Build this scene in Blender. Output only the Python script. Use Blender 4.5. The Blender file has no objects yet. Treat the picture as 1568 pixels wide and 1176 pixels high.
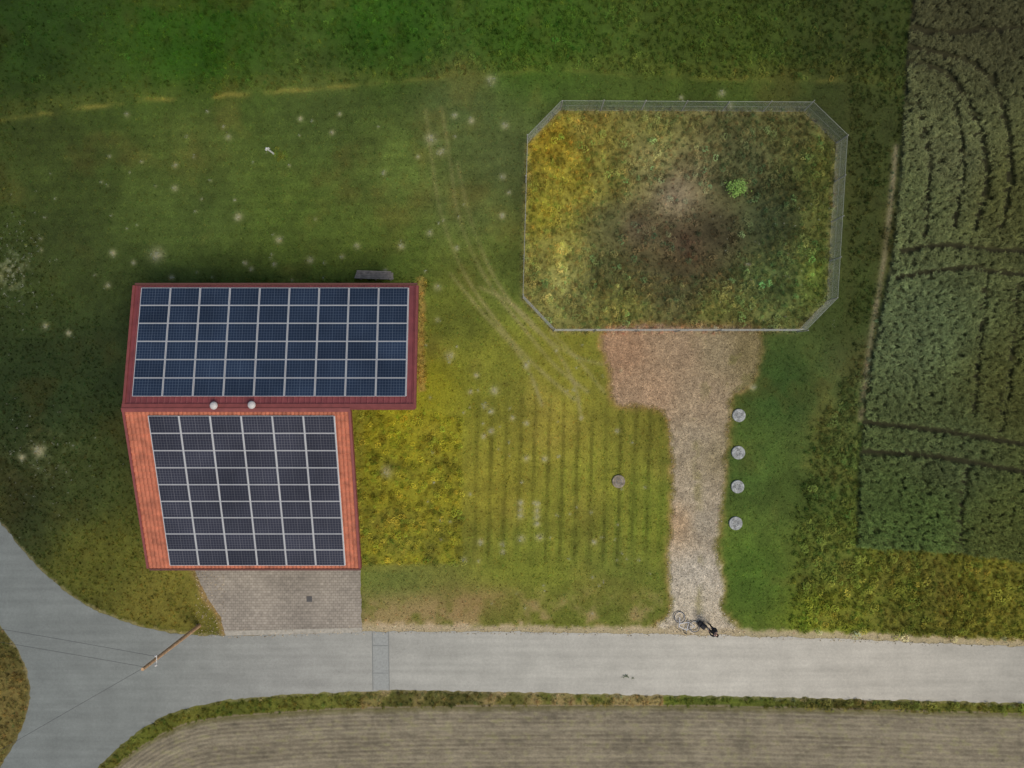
import bpy, bmesh, math, numpy as np
from mathutils import Vector
rng=np.random.default_rng(7)
scene=bpy.context.scene
scene.view_settings.view_transform='Standard'
scene.view_settings.look='None'; scene.view_settings.exposure=0
S=25.0; CX=784.0; CY=588.0; H=45.0     # survey plan: 25 plan units per metre
KH=np.array([0.72,0.77,0.90])   # hard surfaces
KR=np.array([0.94,1.02,1.18])   # roofs
KV=np.array([0.585,0.665,0.74])   # vegetation (self-shading)
def W(px,py,z=0.0):
    f=(H-z)/H
    return ((px-CX)/S*f,(CY-py)/S*f,z)
def lin(c):
    c=np.asarray(c,float)/255.0
    return np.where(c<=0.04045,c/12.92,((c+0.055)/1.055)**2.4)
def L(r,g,b,k=1.0):
    v=lin([r,g,b])*k
    return (float(v[0]),float(v[1]),float(v[2]),1.0)
# ---------------------------------------------------------------- numpy helpers
def hsh(ix,iy,seed):
    n=(ix.astype(np.int64)*374761393+iy.astype(np.int64)*668265263+seed*1442695041)&0xffffffff
    n=((n^(n>>13))*1274126177)&0xffffffff
    n=(n^(n>>16))&0xffffff
    return n/float(0xffffff)
def vn(x,y,seed=0):
    ix=np.floor(x);iy=np.floor(y);fx=x-ix;fy=y-iy
    fx=fx*fx*(3-2*fx);fy=fy*fy*(3-2*fy)
    a=hsh(ix,iy,seed);b=hsh(ix+1,iy,seed);c=hsh(ix,iy+1,seed);d=hsh(ix+1,iy+1,seed)
    return (a*(1-fx)+b*fx)*(1-fy)+(c*(1-fx)+d*fx)*fy
def fbm(x,y,per,seed=0,o=4):
    s=0;a=1;t=0
    for i in range(o):
        s=s+a*vn(x/per+17.3*i,y/per-9.1*i,seed+i);t+=a;a*=0.55;per/=2.03
    return s/t
def sstep(a,b,x):
    t=np.clip((x-a)/(b-a),0,1);return t*t*(3-2*t)
def inpoly(x,y,P):
    P=np.asarray(P,float);r=np.zeros(np.shape(x),bool);n=len(P)
    for i in range(n):
        x1,y1=P[i];x2,y2=P[(i+1)%n]
        if y1==y2: continue
        c=((y1>y)!=(y2>y))&(x<(x2-x1)*(y-y1)/(y2-y1)+x1)
        r^=c
    return r
def dline(x,y,P,closed=False):
    P=np.asarray(P,float);d=np.full(np.shape(x),1e9);n=len(P)
    for i in range(n if closed else n-1):
        x1,y1=P[i];x2,y2=P[(i+1)%n];dx,dy=x2-x1,y2-y1
        t=np.clip(((x-x1)*dx+(y-y1)*dy)/(dx*dx+dy*dy+1e-9),0,1)
        d=np.minimum(d,np.hypot(x-x1-t*dx,y-y1-t*dy))
    return d
def sdf(x,y,P):
    d=dline(x,y,P,True);return np.where(inpoly(x,y,P),d,-d)
def cat(P,n=8,closed=False):
    P=np.asarray(P,float);N=len(P);out=[]
    for i in range(N if closed else N-1):
        if closed: p0,p1,p2,p3=P[(i-1)%N],P[i],P[(i+1)%N],P[(i+2)%N]
        else: p0,p1,p2,p3=P[max(i-1,0)],P[i],P[i+1],P[min(i+2,N-1)]
        for k in range(n):
            t=k/n
            out.append(0.5*((2*p1)+(-p0+p2)*t+(2*p0-5*p1+4*p2-p3)*t*t+(-p0+3*p1-3*p2+p3)*t**3))
    if not closed: out.append(P[-1])
    return np.array(out)
def idw(x,y,ctrl,p=3.2,soft=25.0):
    c=np.array(ctrl,float);num=np.zeros(x.shape+(3,));den=np.zeros(x.shape)
    for row in c:
        w=1.0/((x-row[0])**2+(y-row[1])**2+soft*soft)**(p/2)
        num+=w[...,None]*row[2:5];den+=w
    return num/den[...,None]
# ---------------------------------------------------------------- plan layout
ROAD=np.array([(2300,1012),(1568,990),(1300,979),(1105,973),(900,969),(700,967),(560,967),(440,971),(345,973),(270,970),(200,955),(130,925),(70,880),(25,830),(-10,785),(-60,700),(-220,470),
 (-380,560),(-150,800),(-60,900),(0,958),(30,1000),(46,1050),(36,1110),(0,1176),(-60,1290),(-130,1600),
 (60,1600),(95,1300),(128,1210),(165,1160),(235,1105),(310,1079),(400,1067),(590,1057),(800,1060),(1000,1064),(1300,1070),(1568,1077),(2300,1098)],float)
ROADS=np.vstack([cat(ROAD[:17],6),cat(ROAD[17:27],6),cat(ROAD[27:],6)])
GRAV=cat([(1010,960),(1030,935),(1026,850),(1032,760),(1030,680),(1022,640),(1000,622),(945,615),(936,570),(932,506),(1060,503),(1155,506),(1158,560),(1140,590),(1118,605),(1112,660),(1106,740),(1100,800),(1096,850),(1105,900),(1102,935),(1125,966),(1060,972)],5,True)
COURT=np.array([(285,835),(550,835),(552,868),(554,967),(440,971),(345,972),(338,945),(312,905)],float)
zF=1.6
fk=(H-zF)/H
OCT=np.array([(CX+(x-CX)*fk,CY+(y-CY)*fk) for x,y in [(860,154),(1246,156),(1298,206),(1283,456),(1236,504),(850,504),(801,452),(808,207)]])
CROP=np.array([(1397,-400),(1397,0),(1388,80),(1382,180),(1378,260),(1364,400),(1347,480),(1332,560),(1322,640),(1314,720),(1310,838),(1440,845),(1568,860),(2400,930),(2400,-400)],float)
TRAM=[[(1385,95),(1440,110),(1475,150),(1500,210),(1508,280),(1490,350)],[(1385,72),(1460,90),(1510,120),(1535,180),(1545,260),(1530,350)],
 [(1380,385),(1450,376),(1568,385),(2000,380)],[(1375,425),(1480,410),(1568,420),(2000,420)],[(1312,645),(1440,660),(1568,680),(2000,740)],
 [(1310,690),(1440,700),(1568,722),(2000,785)],[(1380,46),(1460,52),(1568,44),(2000,30)]]
TRAM=[cat(t,4) for t in TRAM]
TRAMT=[cat(t,4) for t in [[(1510,420),(1498,520),(1488,640)],[(1556,430),(1545,560),(1530,660)],[(1480,715),(1470,780),(1468,840)],[(1400,150),(1420,240),(1415,360)],[(1456,150),(1472,240),(1460,350)]]]
MEAD=[(-600,190),(0,180),(100,167),(215,152),(350,142),(540,130),(700,112),(850,104),(1100,118),(1320,120),(1385,140)]
FIELDEDGE=[(-400,1500),(100,1290),(165,1190),(215,1145),(290,1108),(400,1094),(600,1084),(1000,1081),(1300,1087),(1568,1094),(2300,1115)]
def mead_y(x): return np.interp(x,[p[0] for p in MEAD],[p[1] for p in MEAD])
FE=cat(FIELDEDGE,6)
def field_y(x): return np.interp(x,FE[:,0],FE[:,1])
BASE=[(-300,0,36,56,22),(30,30,36,58,22),(300,60,40,72,20),(600,50,42,74,22),(800,60,48,76,24),(1100,60,54,72,28),(1340,60,46,60,28),(1340,200,48,58,30),  # plant tones, with the light's brighter centre and darker left and corners painted in
(60,250,50,64,30),(300,230,66,82,38),(300,330,62,80,38),(450,330,68,88,38),(600,250,72,90,42),(720,300,74,88,46),(700,170,64,80,44),(500,180,62,80,38),(100,400,50,64,32),(60,600,36,50,28),(-100,600,32,46,26),(120,750,50,62,32),(150,850,74,80,34),(250,930,94,94,42),(30,780,40,50,28),(170,560,38,52,30),
(700,480,86,98,40),(760,560,100,108,42),(600,400,64,82,34),(850,560,104,108,42),(650,590,116,120,34),(850,650,118,118,48),(900,750,106,114,44),(760,750,114,116,44),(800,850,96,108,42),(650,900,92,100,48),(950,880,90,102,44),(980,650,96,100,40),(1000,800,92,106,40),
(1150,720,60,84,38),(1150,880,66,92,36),(1200,600,46,68,32),(1200,750,58,76,34),(1260,720,72,90,44),(1270,850,84,98,44),(1270,940,96,112,36),(1500,920,94,98,38),(1350,890,82,92,36),(1330,560,64,76,46),(1290,640,72,86,46),
(1330,320,52,62,32),(780,420,74,90,40),(770,250,68,82,46),(1300,480,52,66,32),(15,1090,90,86,50),(700,1072,82,84,46),(1300,1078,76,80,42),(300,1092,78,88,36)]
BAS=[(850,220,126,118,40),(830,330,114,116,44),(880,270,116,116,44),(900,200,108,108,52),(1000,190,98,104,58),(1200,190,78,84,50),(1270,260,82,92,46),(1270,420,84,102,46),(1270,340,84,94,48),(1100,480,100,108,58),(950,480,106,112,60),(870,430,118,124,74),(850,380,120,124,64),(1000,245,106,110,72),(1040,290,112,108,90),(980,340,78,74,58),(1060,370,68,60,48),(1050,400,70,66,46),(1180,330,66,78,52),(1180,420,84,102,60),(1150,250,70,78,52),(940,330,78,84,54),(930,390,80,86,54),(1040,440,84,88,58),(1110,350,60,60,44),(930,270,104,108,54)]
CRP=[(1450,250,80,88,62),(1450,700,68,80,52),(1550,600,72,79,46),(1500,30,60,64,45),(1400,500,78,92,65),(1400,300,81,92,62),(1540,300,70,76,46),(1400,800,67,85,47),(1540,820,70,80,44)]
GRV=[(950,540,152,126,104),(1000,600,154,133,112),(1040,540,146,129,109),(1100,540,140,130,108),(1145,540,116,108,80),(1070,610,150,136,117),(1065,680,149,140,124),(1065,760,157,149,134),(1040,800,162,142,118),(1075,800,152,147,136),(1065,880,170,166,158),(1060,930,178,172,160),(1090,960,176,169,156),(1100,700,136,128,106)]
WEED=np.array([(540,622),(640,628),(706,640),(708,862),(540,864)],float)
DOTS=[(195,175,5),(268,253,5),(268,288,6),(427,367,7),(509,203,5),(588,265,5),(658,357,6),(615,377,7),(547,377,6),(524,393,5),(460,182,5),(773,192,7),(770,271,6),(769,330,6),(779,295,5),(722,185,6),(696,177,6),(752,123,10),(660,213,11),(675,232,8),(173,388,7),(165,437,6),(670,440,7),(670,490,5),(757,598,8),(742,622,6),(752,630,6),(752,660,6),(741,668,5),(785,640,5),(806,648,5),(806,702,6),(834,703,6),(736,830,6),(769,833,5),(798,825,7),(826,822,7),(711,857,5),(806,560,6),(730,575,5),(1105,143,7),(1153,593,6),(475,398,7),(365,332,8),(376,403,5),(205,402,5),(263,425,6),(385,412,5),(592,722,12),(700,380,5),(520,175,4),(350,210,6),(420,405,5),(770,845,5),(640,240,4),(590,415,5),(688,545,9),(1118,162,6),(1043,150,5),(797,770,6),(797,780,6),(797,790,6),(822,772,6),(822,782,6),(822,792,6),(822,802,6),(1155,400,5),(105,510,6),(60,690,12),(35,700,8),(240,390,14),(70,500,7),(720,600,5),(890,640,4),(945,660,5),(910,830,5)]
NM=len(DOTS)
DOTS=[(a,b,r*.8) for a,b,r in DOTS]
for i in range(45):
    DOTS.append((rng.uniform(60,760),rng.uniform(170,430),rng.uniform(1.5,2.8)))
for i in range(60):
    DOTS.append((rng.uniform(640,1010),rng.uniform(520,940),rng.uniform(1.5,3)))
TRACKS=[cat(t,5) for t in [[(676,165),(690,250),(702,330),(740,420),(800,500),(850,560),(900,600)],[(652,170),(662,250),(676,330),(712,420),(770,505),(820,560),(880,612)],
  [(700,250),(722,340),(760,430),(815,500),(880,545),(935,560)],[(690,420),(740,480),(800,550),(830,620)],[(845,510),(880,545),(925,600)],[(735,440),(790,470),(850,535),(880,590),(890,640)]]]
def colour(x,y):
    """survey-plan ground cover colour, centre-to-corner light falloff painted in (sRGB 0..255) """
    c=idw(x,y,BASE)
    n1=fbm(x,y,90,1);n2=fbm(x,y,22,5);n3=fbm(x,y,7,9,3)
    my=mead_y(x)
    c*= (1+0.28*(n1-0.5)+0.26*(n2-0.5)+0.22*(n3-0.5))[...,None]
    # hue drift towards straw
    h=sstep(0.52,0.8,fbm(x,y,60,33))[...,None]*0.35
    c=c*(1-h)+np.array([118,112,56.])*h*(c.mean(-1,keepdims=True)/85)
    def mix(col,m,):
        nonlocal c
        m=np.clip(m,0,1)[...,None];c=c*(1-m)+np.asarray(col,float)*m
    # meadow boundary straw line
    ln=np.exp(-((y-my-3+8*(n2-.5))/4.0)**2)*sstep(0.30,0.6,fbm(x,y,50,71))*(1-0.55*sstep(540,600,x))
    ln*=(x<1380)
    mix((128,124,60),0.6*ln)
    mix((104,106,50),0.35*np.exp(-((y-my+10)/16.0)**2)*n2)
    # mowing stripes
    st=(sstep(540,690,y)*(1-sstep(840,880,y))*sstep(708,730,x)*(1-sstep(1000,1022,x)))
    ph=(x+(y-700)*0.03+3.5*n1)/22.0;sv=np.sin(ph*2*math.pi)
    amp=0.25+1.1*vn(np.floor(ph)*7.7,y/45.,5)
    c*=(1-0.17*st*amp*sstep(0.45,.9,sv)*(0.4+n2))[...,None]
    mix((128,124,54),0.20*st*(sv<-0.3)*amp)
    st=sstep(15,40,y-my)*(1-sstep(400,430,y))*(x>40)*(x<760)
    c*=(1+0.025*st*np.sin((y+0.04*x)/19.0*2*math.pi+4*n1))[...,None]
    # tyre tracks
    for t in TRACKS:
        d=dline(x,y,t);mix((124,124,84),0.8*np.exp(-(d/3.2)**2)*(0.2+n2)*(.5+.5*sstep(350,480,y)))
    # weed rectangle
    wd=sstep(-4,4,sdf(x,y,WEED)+4*(n3-0.5))
    mix(np.array([126,128,34.])*1.0,wd*(0.35+0.8*(n2-0.3)))
    c*=(1-0.22*wd*sstep(0.5,0.75,fbm(x,y,14,77)))[...,None]
    # dry strip east of barn
    mix((134,116,64),0.8*sstep(10,2,np.abs(x-645)+6*n3-3)*(y>425)*(y<600))
    mix((108,110,44),0.6*sstep(14,3,np.abs(x-548)+6*n3-3)*(y>620)*(y<870))
    # lower lawn brown wear
    mix((130,118,86),0.8*sstep(0.40,0.60,n1*0.5+n2*0.5)*sstep(890,935,y)*(x>553)*(x<1015))
    mix((66,90,48),0.3*sstep(553,560,x)*(1-sstep(600,680,x))*sstep(868,880,y)*(1-sstep(890,930,y)))
    mix((122,104,72),0.5*np.exp(-((x-725)/70.)**2-((y-920)/26.)**2)*(0.6+n2))
    # flowers/white meadow patches on left
    mix((140,150,130),0.6*np.exp(-((x-18)/26.)**2-((y-415)/30.)**2)*sstep(0.45,0.7,n3))
    mix((104,112,88),0.3*np.exp(-((x-70)/60.)**2-((y-700)/50.)**2)*sstep(0.5,0.7,n3))
    # farm track beside crop
    tr=cat([(1372,225),(1362,330),(1350,420),(1338,490),(1326,570),(1318,640)],4)
    mix((118,116,96),0.75*np.exp(-(dline(x,y,tr)/5.0)**2)*(.4+n2))
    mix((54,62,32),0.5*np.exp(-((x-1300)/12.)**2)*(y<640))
    # crop soil
    cs=sdf(x,y,CROP)
    cc=idw(x,y,CRP)*(0.8+0.4*n2)[...,None]
    m=sstep(-3,3,cs)[...,None];c=c*(1-m)+cc*0.8*m
    for t in TRAM+TRAMT:
        mix((42,44,32),0.9*np.exp(-(dline(x,y,t)/4.0)**2)*(cs>0))
    # basin
    bd=sdf(x,y,OCT)
    bc=idw(x,y,BAS,3.0,18)*(1+0.45*(n2-0.5)+0.4*(n3-0.5))[...,None]
    m=sstep(-3,3,bd)[...,None];c=c*(1-m)+bc*m
    mix((150,142,110),0.30*np.exp(-(bd/5.0)**2))
    # gravel drive
    gd=sdf(x,y,GRAV)+10*(n3-0.5)+9*(n2-0.5)
    gc=idw(x,y,GRV,3.0,15)*(0.82+0.36*n3)[...,None]
    m=sstep(-7,4,gd)[...,None]
    edge=np.exp(-((gd+3)/6.0)**2)[...,None]*0.45
    c=c*(1-edge)+np.array([146,116,82.])*edge
    c=c*(1-m)+gc*m
    mix((116,114,74),0.5*np.exp(-((x-1068)/7.)**2)*(y>640)*(y<940)*m[...,0]*sstep(.45,.7,n2))
    mix((104,104,64),0.5*m[...,0]*(y<620)*sstep(.55,.7,n2)*sstep(1040,1120,x))
    # forecourt dirt
    fd=sdf(x,y,COURT)
    mix((146,124,92),0.8*sstep(-12,0,fd+12*(n2-0.5))*(y>870)*(x<540))
    # shoulders of road
    rd=-sdf(x,y,ROADS)
    w=np.where((y<1000)&(x>345),12+14*(n2-0.3),4.0)
    mix((166,156,134),0.9*sstep(w,w*0.4,rd+9*(n3-0.5))*np.where(x<345,0.5,1.0)*np.where(y>1040,0.45,1.0))
    # daisies / worn patches
    for i,(a,b,r) in enumerate(DOTS):
        m_=(np.abs(x-a)<r*3)&(np.abs(y-b)<r*3)
        if m_.any():
            q=np.zeros(x.shape);q[m_]=np.exp(-(((x[m_]-a)**2+(y[m_]-b)**2)/(r*r)))
            mix((148,150,124),(0.7 if i<NM else .45)*q*(0.4+1.1*n3))
    return np.clip(c,8,240)
def gz(x,y):
    bd=sdf(x,y,OCT)/S
    return -1.5*sstep(1.0,5.2,bd)
# ---------------------------------------------------------------- materials
def newmat(name):
    m=bpy.data.materials.new(name);m.use_nodes=True
    nt=m.node_tree;b=nt.nodes['Principled BSDF'];return m,nt,b
def N(nt,t,**kw):
    n=nt.nodes.new(t)
    for k,v in kw.items():
        if k in n.inputs: n.inputs[k].default_value=v
        else: setattr(n,k,v)
    return n
def simple(name,col,rough=0.7,metal=0.0,nscale=0,namt=0.25,bump=0.0,coord='Object'):
    m,nt,b=newmat(name)
    b.inputs['Roughness'].default_value=rough;b.inputs['Metallic'].default_value=metal
    b.inputs['Base Color'].default_value=col
    if nscale:
        tc=N(nt,'ShaderNodeTexCoord');no=N(nt,'ShaderNodeTexNoise');no.inputs['Scale'].default_value=nscale;no.inputs['Detail'].default_value=6
        nt.links.new(tc.outputs[coord],no.inputs['Vector'])
        cr=N(nt,'ShaderNodeValToRGB')
        cr.color_ramp.elements[0].position=0.3;cr.color_ramp.elements[1].position=0.7
        cr.color_ramp.elements[0].color=[c*(1-namt) for c in col[:3]]+[1]
        cr.color_ramp.elements[1].color=[min(1,c*(1+namt)) for c in col[:3]]+[1]
        nt.links.new(no.outputs['Fac'],cr.inputs['Fac']);nt.links.new(cr.outputs['Color'],b.inputs['Base Color'])
        if bump:
            bp=N(nt,'ShaderNodeBump');bp.inputs['Strength'].default_value=bump;bp.inputs['Distance'].default_value=0.02
            nt.links.new(no.outputs['Fac'],bp.inputs['Height']);nt.links.new(bp.outputs['Normal'],b.inputs['Normal'])
    return m
def groundmat(name,scales=(9,45),amts=(0.28,0.5),bump=0.6,vor=0):
    m,nt,b=newmat(name);b.inputs['Roughness'].default_value=0.95
    b.inputs['Specular IOR Level'].default_value=0.1
    at=N(nt,'ShaderNodeAttribute',attribute_name='Col')
    g=N(nt,'ShaderNodeNewGeometry')
    cur=at.outputs['Color'];last=None
    for s,a in zip(scales,amts):
        no=N(nt,'ShaderNodeTexNoise');no.inputs['Scale'].default_value=s;no.inputs['Detail'].default_value=5;no.inputs['Roughness'].default_value=0.65
        nt.links.new(g.outputs['Position'],no.inputs['Vector'])
        mr=N(nt,'ShaderNodeMapRange');mr.inputs['From Min'].default_value=0.3;mr.inputs['From Max'].default_value=0.7
        mr.inputs['To Min'].default_value=1-a;mr.inputs['To Max'].default_value=1+a
        nt.links.new(no.outputs['Fac'],mr.inputs['Value'])
        vm=N(nt,'ShaderNodeVectorMath',operation='SCALE')
        nt.links.new(cur,vm.inputs[0]);nt.links.new(mr.outputs['Result'],vm.inputs['Scale'])
        cur=vm.outputs['Vector'];last=no
    if vor:
        vo=N(nt,'ShaderNodeTexVoronoi');vo.inputs['Scale'].default_value=vor
        nt.links.new(g.outputs['Position'],vo.inputs['Vector'])
        mr=N(nt,'ShaderNodeMapRange');mr.inputs['To Min'].default_value=0.68;mr.inputs['To Max'].default_value=1.34
        sp=N(nt,'ShaderNodeSeparateColor');nt.links.new(vo.outputs['Color'],sp.inputs[0]);nt.links.new(sp.outputs[0],mr.inputs['Value'])
        vm=N(nt,'ShaderNodeVectorMath',operation='SCALE')
        nt.links.new(cur,vm.inputs[0]);nt.links.new(mr.outputs['Result'],vm.inputs['Scale']);cur=vm.outputs['Vector']
    nt.links.new(cur,b.inputs['Base Color'])
    bp=N(nt,'ShaderNodeBump');bp.inputs['Strength'].default_value=bump;bp.inputs['Distance'].default_value=0.04
    nt.links.new(last.outputs['Fac'],bp.inputs['Height']);nt.links.new(bp.outputs['Normal'],b.inputs['Normal'])
    return m
def instmat(name):
    m,nt,b=newmat(name)
    at=N(nt,'ShaderNodeAttribute',attribute_name='tcol');at.attribute_type='INSTANCER'
    d=N(nt,'ShaderNodeBsdfDiffuse');nt.links.new(at.outputs['Color'],d.inputs['Color'])
    nt.links.new(d.outputs[0],nt.nodes['Material Output'].inputs['Surface']);nt.nodes.remove(b)
    return m
# ---------------------------------------------------------------- mesh helpers
def link(o,parent=None):
    scene.collection.objects.link(o)
    if parent: o.parent=parent
    return o
def empty(name,loc=(0,0,0)):
    o=bpy.data.objects.new(name,None);o.location=loc;link(o);return o
def meshobj(name,verts,faces,mat,parent=None,smooth=False,dolink=True):
    me=bpy.data.meshes.new(name);me.from_pydata([tuple(map(float,v)) for v in verts],[],[tuple(map(int,f)) for f in faces]);me.update()
    if mat: me.materials.append(mat)
    if smooth: me.polygons.foreach_set('use_smooth',[True]*len(me.polygons))
    o=bpy.data.objects.new(name,me)
    if dolink: link(o,parent)
    return o
def fastgrid(name,X,Y,Z,mat,mask=None,cols=None,parent=None,smooth=True):
    ny,nx=X.shape
    co=np.stack([X,Y,Z],-1).reshape(-1,3)
    idx=np.arange(nx*ny).reshape(ny,nx)
    q=np.stack([idx[:-1,:-1],idx[:-1,1:],idx[1:,1:],idx[1:,:-1]],-1).reshape(-1,4)
    if mask is not None: q=q[mask.reshape(-1)]
    if mask is not None:
        used=np.unique(q);rm=np.full(nx*ny,-1);rm[used]=np.arange(len(used));q=rm[q];co=co[used]
        if cols is not None: cols=cols.reshape(-1,3)[used]
    me=bpy.data.meshes.new(name)
    me.vertices.add(len(co));me.vertices.foreach_set('co',co.astype(np.float32).ravel())
    me.loops.add(q.size);me.loops.foreach_set('vertex_index',q.astype(np.int32).ravel())
    me.polygons.add(len(q));me.polygons.foreach_set('loop_start',np.arange(0,q.size,4,dtype=np.int32))
    me.polygons.foreach_set('loop_total',np.full(len(q),4,dtype=np.int32))
    me.update(calc_edges=True)
    me.polygons.foreach_set('use_smooth',np.full(len(q),smooth))
    if cols is not None:
        a=me.color_attributes.new('Col','FLOAT_COLOR','POINT')
        c4=np.ones((len(co),4),np.float32);c4[:,:3]=cols.reshape(-1,3);a.data.foreach_set('color',c4.ravel())
    me.materials.append(mat)
    o=bpy.data.objects.new(name,me);link(o,parent);return o
class MB:
    def __init__(s): s.v=[];s.f=[];s.m=[]
    def box(s,x0,x1,y0,y1,z0,z1,mi=0):
        b=len(s.v)
        s.v+=[(x0,y0,z0),(x1,y0,z0),(x1,y1,z0),(x0,y1,z0),(x0,y0,z1),(x1,y0,z1),(x1,y1,z1),(x0,y1,z1)]
        s.f+=[(b,b+3,b+2,b+1),(b+4,b+5,b+6,b+7),(b,b+1,b+5,b+4),(b+1,b+2,b+6,b+5),(b+2,b+3,b+7,b+6),(b+3,b,b+4,b+7)];s.m+=[mi]*6
    def bar(s,p,q,r,mi=0,n=4,r2=None):
        p=Vector(p);q=Vector(q);d=(q-p).normalized();a=d.orthogonal().normalized();c=d.cross(a);b=len(s.v)
        r2=r if r2 is None else r2
        for k in range(n):
            t=2*math.pi*(k+.5)/n;o=a*math.cos(t)+c*math.sin(t)
            s.v.append(tuple(p+o*r));s.v.append(tuple(q+o*r2))
        for k in range(n):
            i=b+2*k;j=b+2*((k+1)%n);s.f.append((i,j,j+1,i+1));s.m.append(mi)
        s.f.append(tuple(b+2*k for k in range(n))[::-1]);s.f.append(tuple(b+2*k+1 for k in range(n)));s.m+=[mi]*2
    def quad(s,a,b_,c,d,mi=0):
        b=len(s.v);s.v+=[a,b_,c,d];s.f.append((b,b+1,b+2,b+3));s.m.append(mi)
    def torus(s,c,R,r,ax,mi=0,n=28,m=6):
        c=Vector(c);ax=Vector(ax).normalized();a=ax.orthogonal().normalized();e=ax.cross(a);b=len(s.v)
        for i in range(n):
            t=2*math.pi*i/n;d=a*math.cos(t)+e*math.sin(t)
            for j in range(m):
                u=2*math.pi*j/m;s.v.append(tuple(c+d*(R+r*math.cos(u))+ax*r*math.sin(u)))
        for i in range(n):
            for j in range(m):
                s.f.append((b+i*m+j,b+((i+1)%n)*m+j,b+((i+1)%n)*m+(j+1)%m,b+i*m+(j+1)%m));s.m.append(mi)
    def lathe(s,c,prof,n=24,mi=0):
        b=len(s.v)
        for (r,z) in prof:
            for k in range(n):
                t=2*math.pi*k/n;s.v.append((c[0]+r*math.cos(t),c[1]+r*math.sin(t),c[2]+z))
        for i in range(len(prof)-1):
            for k in range(n):
                s.f.append((b+i*n+k,b+i*n+(k+1)%n,b+(i+1)*n+(k+1)%n,b+(i+1)*n+k));s.m.append(mi)
        s.f.append(tuple(b+(len(prof)-1)*n+k for k in range(n)));s.m.append(mi)
    def obj(s,name,mats,parent=None,smooth=False,bevel=0,dolink=True):
        o=meshobj(name,s.v,s.f,None,parent,smooth,dolink)
        for m in mats: o.data.materials.append(m)
        o.data.polygons.foreach_set('material_index',s.m)
        if bevel:
            bm=o.modifiers.new('Bevel','BEVEL');bm.width=bevel;bm.segments=2;bm.limit_method='ANGLE'
        return o
# ---------------------------------------------------------------- ground sheet
fx=np.arange(-36,36.001,0.10);fy=np.arange(-27,27.001,0.10)
def ext(f,far=900):
    o=[];s=0.3;x=f[-1]
    while x<far: x+=s;s*=1.25;o.append(x)
    o2=[];s=0.3;x=f[0]
    while x>-far: x-=s;s*=1.25;o2.append(x)
    return np.concatenate([np.array(o2[::-1]),f,np.array(o)])
gx=ext(fx);gy=ext(fy)
X,Y=np.meshgrid(gx,gy)
PX=X*S+CX;PY=CY-Y*S
PXc=np.clip(PX,-700,2300);PYc=np.clip(PY,-500,1700)
COL=colour(PXc,PYc)
fm=(PY>field_y(PX)-2)
COL[fm]=np.array([122,114,96.])
G=gz(PX,PY)
hard=np.clip(np.maximum(np.maximum(sstep(-8,0,sdf(PX,PY,GRAV)),sstep(-8,0,sdf(PX,PY,COURT))),sstep(-14,-2,sdf(PX,PY,ROADS))),0,1)
hard[fm]=1
KK=KV*1.04*(1-hard[...,None])+KH*1.1*hard[...,None]
Z=G+0.03*(fbm(PX,PY,60,91)-0.5)*(sdf(PX,PY,GRAV)<-20)*(-sdf(PX,PY,ROADS)>20)*(-sdf(PX,PY,COURT)>20)*(PY<1000)
fastgrid('ground',X,Y,Z,groundmat('ground_soil_and_grass'),cols=lin(COL)/KK)
# ---------------------------------------------------------------- gravel drive sheet
x0,x1,y0,y1=(920-CX)/S,(1135-CX)/S,(CY-975)/S,(CY-500)/S
xs=np.arange(x0-1,x1+2,0.07);ys=np.arange(y0,y1,0.07);X,Y=np.meshgrid(xs,ys);PX=X*S+CX;PY=CY-Y*S
n2=fbm(PX,PY,22,5);n3=fbm(PX,PY,7,9,3)
gd=sdf(PX,PY,GRAV)+10*(n3-.5)+9*(n2-.5)
mk=(gd>0)&(sdf(PX,PY,ROADS)<-0.5)
mk=mk[:-1,:-1]&mk[1:,1:]&mk[:-1,1:]&mk[1:,:-1]
fastgrid('gravel_driveway',X,Y,np.full(X.shape,0.022),groundmat('gravel',(6,60),(0.16,0.45),0.8,vor=20),mask=mk,cols=lin(colour(PX,PY))/KH*.92)
# ---------------------------------------------------------------- road
def filled(name,P,z,mat,jit=0,parent=None):
    P=np.array(P,float)
    if jit:
        Q=[]
        n=len(P)
        for i in range(n):
            a=P[i];b=P[(i+1)%n];l=np.hypot(*(b-a));k=max(1,int(l/4))
            if l>300:k=1
            for j in range(k): Q.append(a+(b-a)*j/k)
        Q=np.array(Q);nx=fbm(Q[:,0],Q[:,1],9,3,3)-.5;nyy=fbm(Q[:,0]+99,Q[:,1],9,8,3)-.5
        P=Q+np.stack([nx,nyy],-1)*jit
    bm=bmesh.new();vs=[bm.verts.new(((p[0]-CX)/S,(CY-p[1])/S,z)) for p in P]
    es=[bm.edges.new((vs[i],vs[(i+1)%len(vs)])) for i in range(len(vs))]
    bmesh.ops.triangle_fill(bm,use_beauty=True,use_dissolve=False,edges=es,normal=(0,0,1))
    for f in bm.faces:
        if f.normal.z<0: f.normal_flip()
    me=bpy.data.meshes.new(name);bm.to_mesh(me);bm.free();me.materials.append(mat)
    o=bpy.data.objects.new(name,me);link(o,parent);return o
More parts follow.
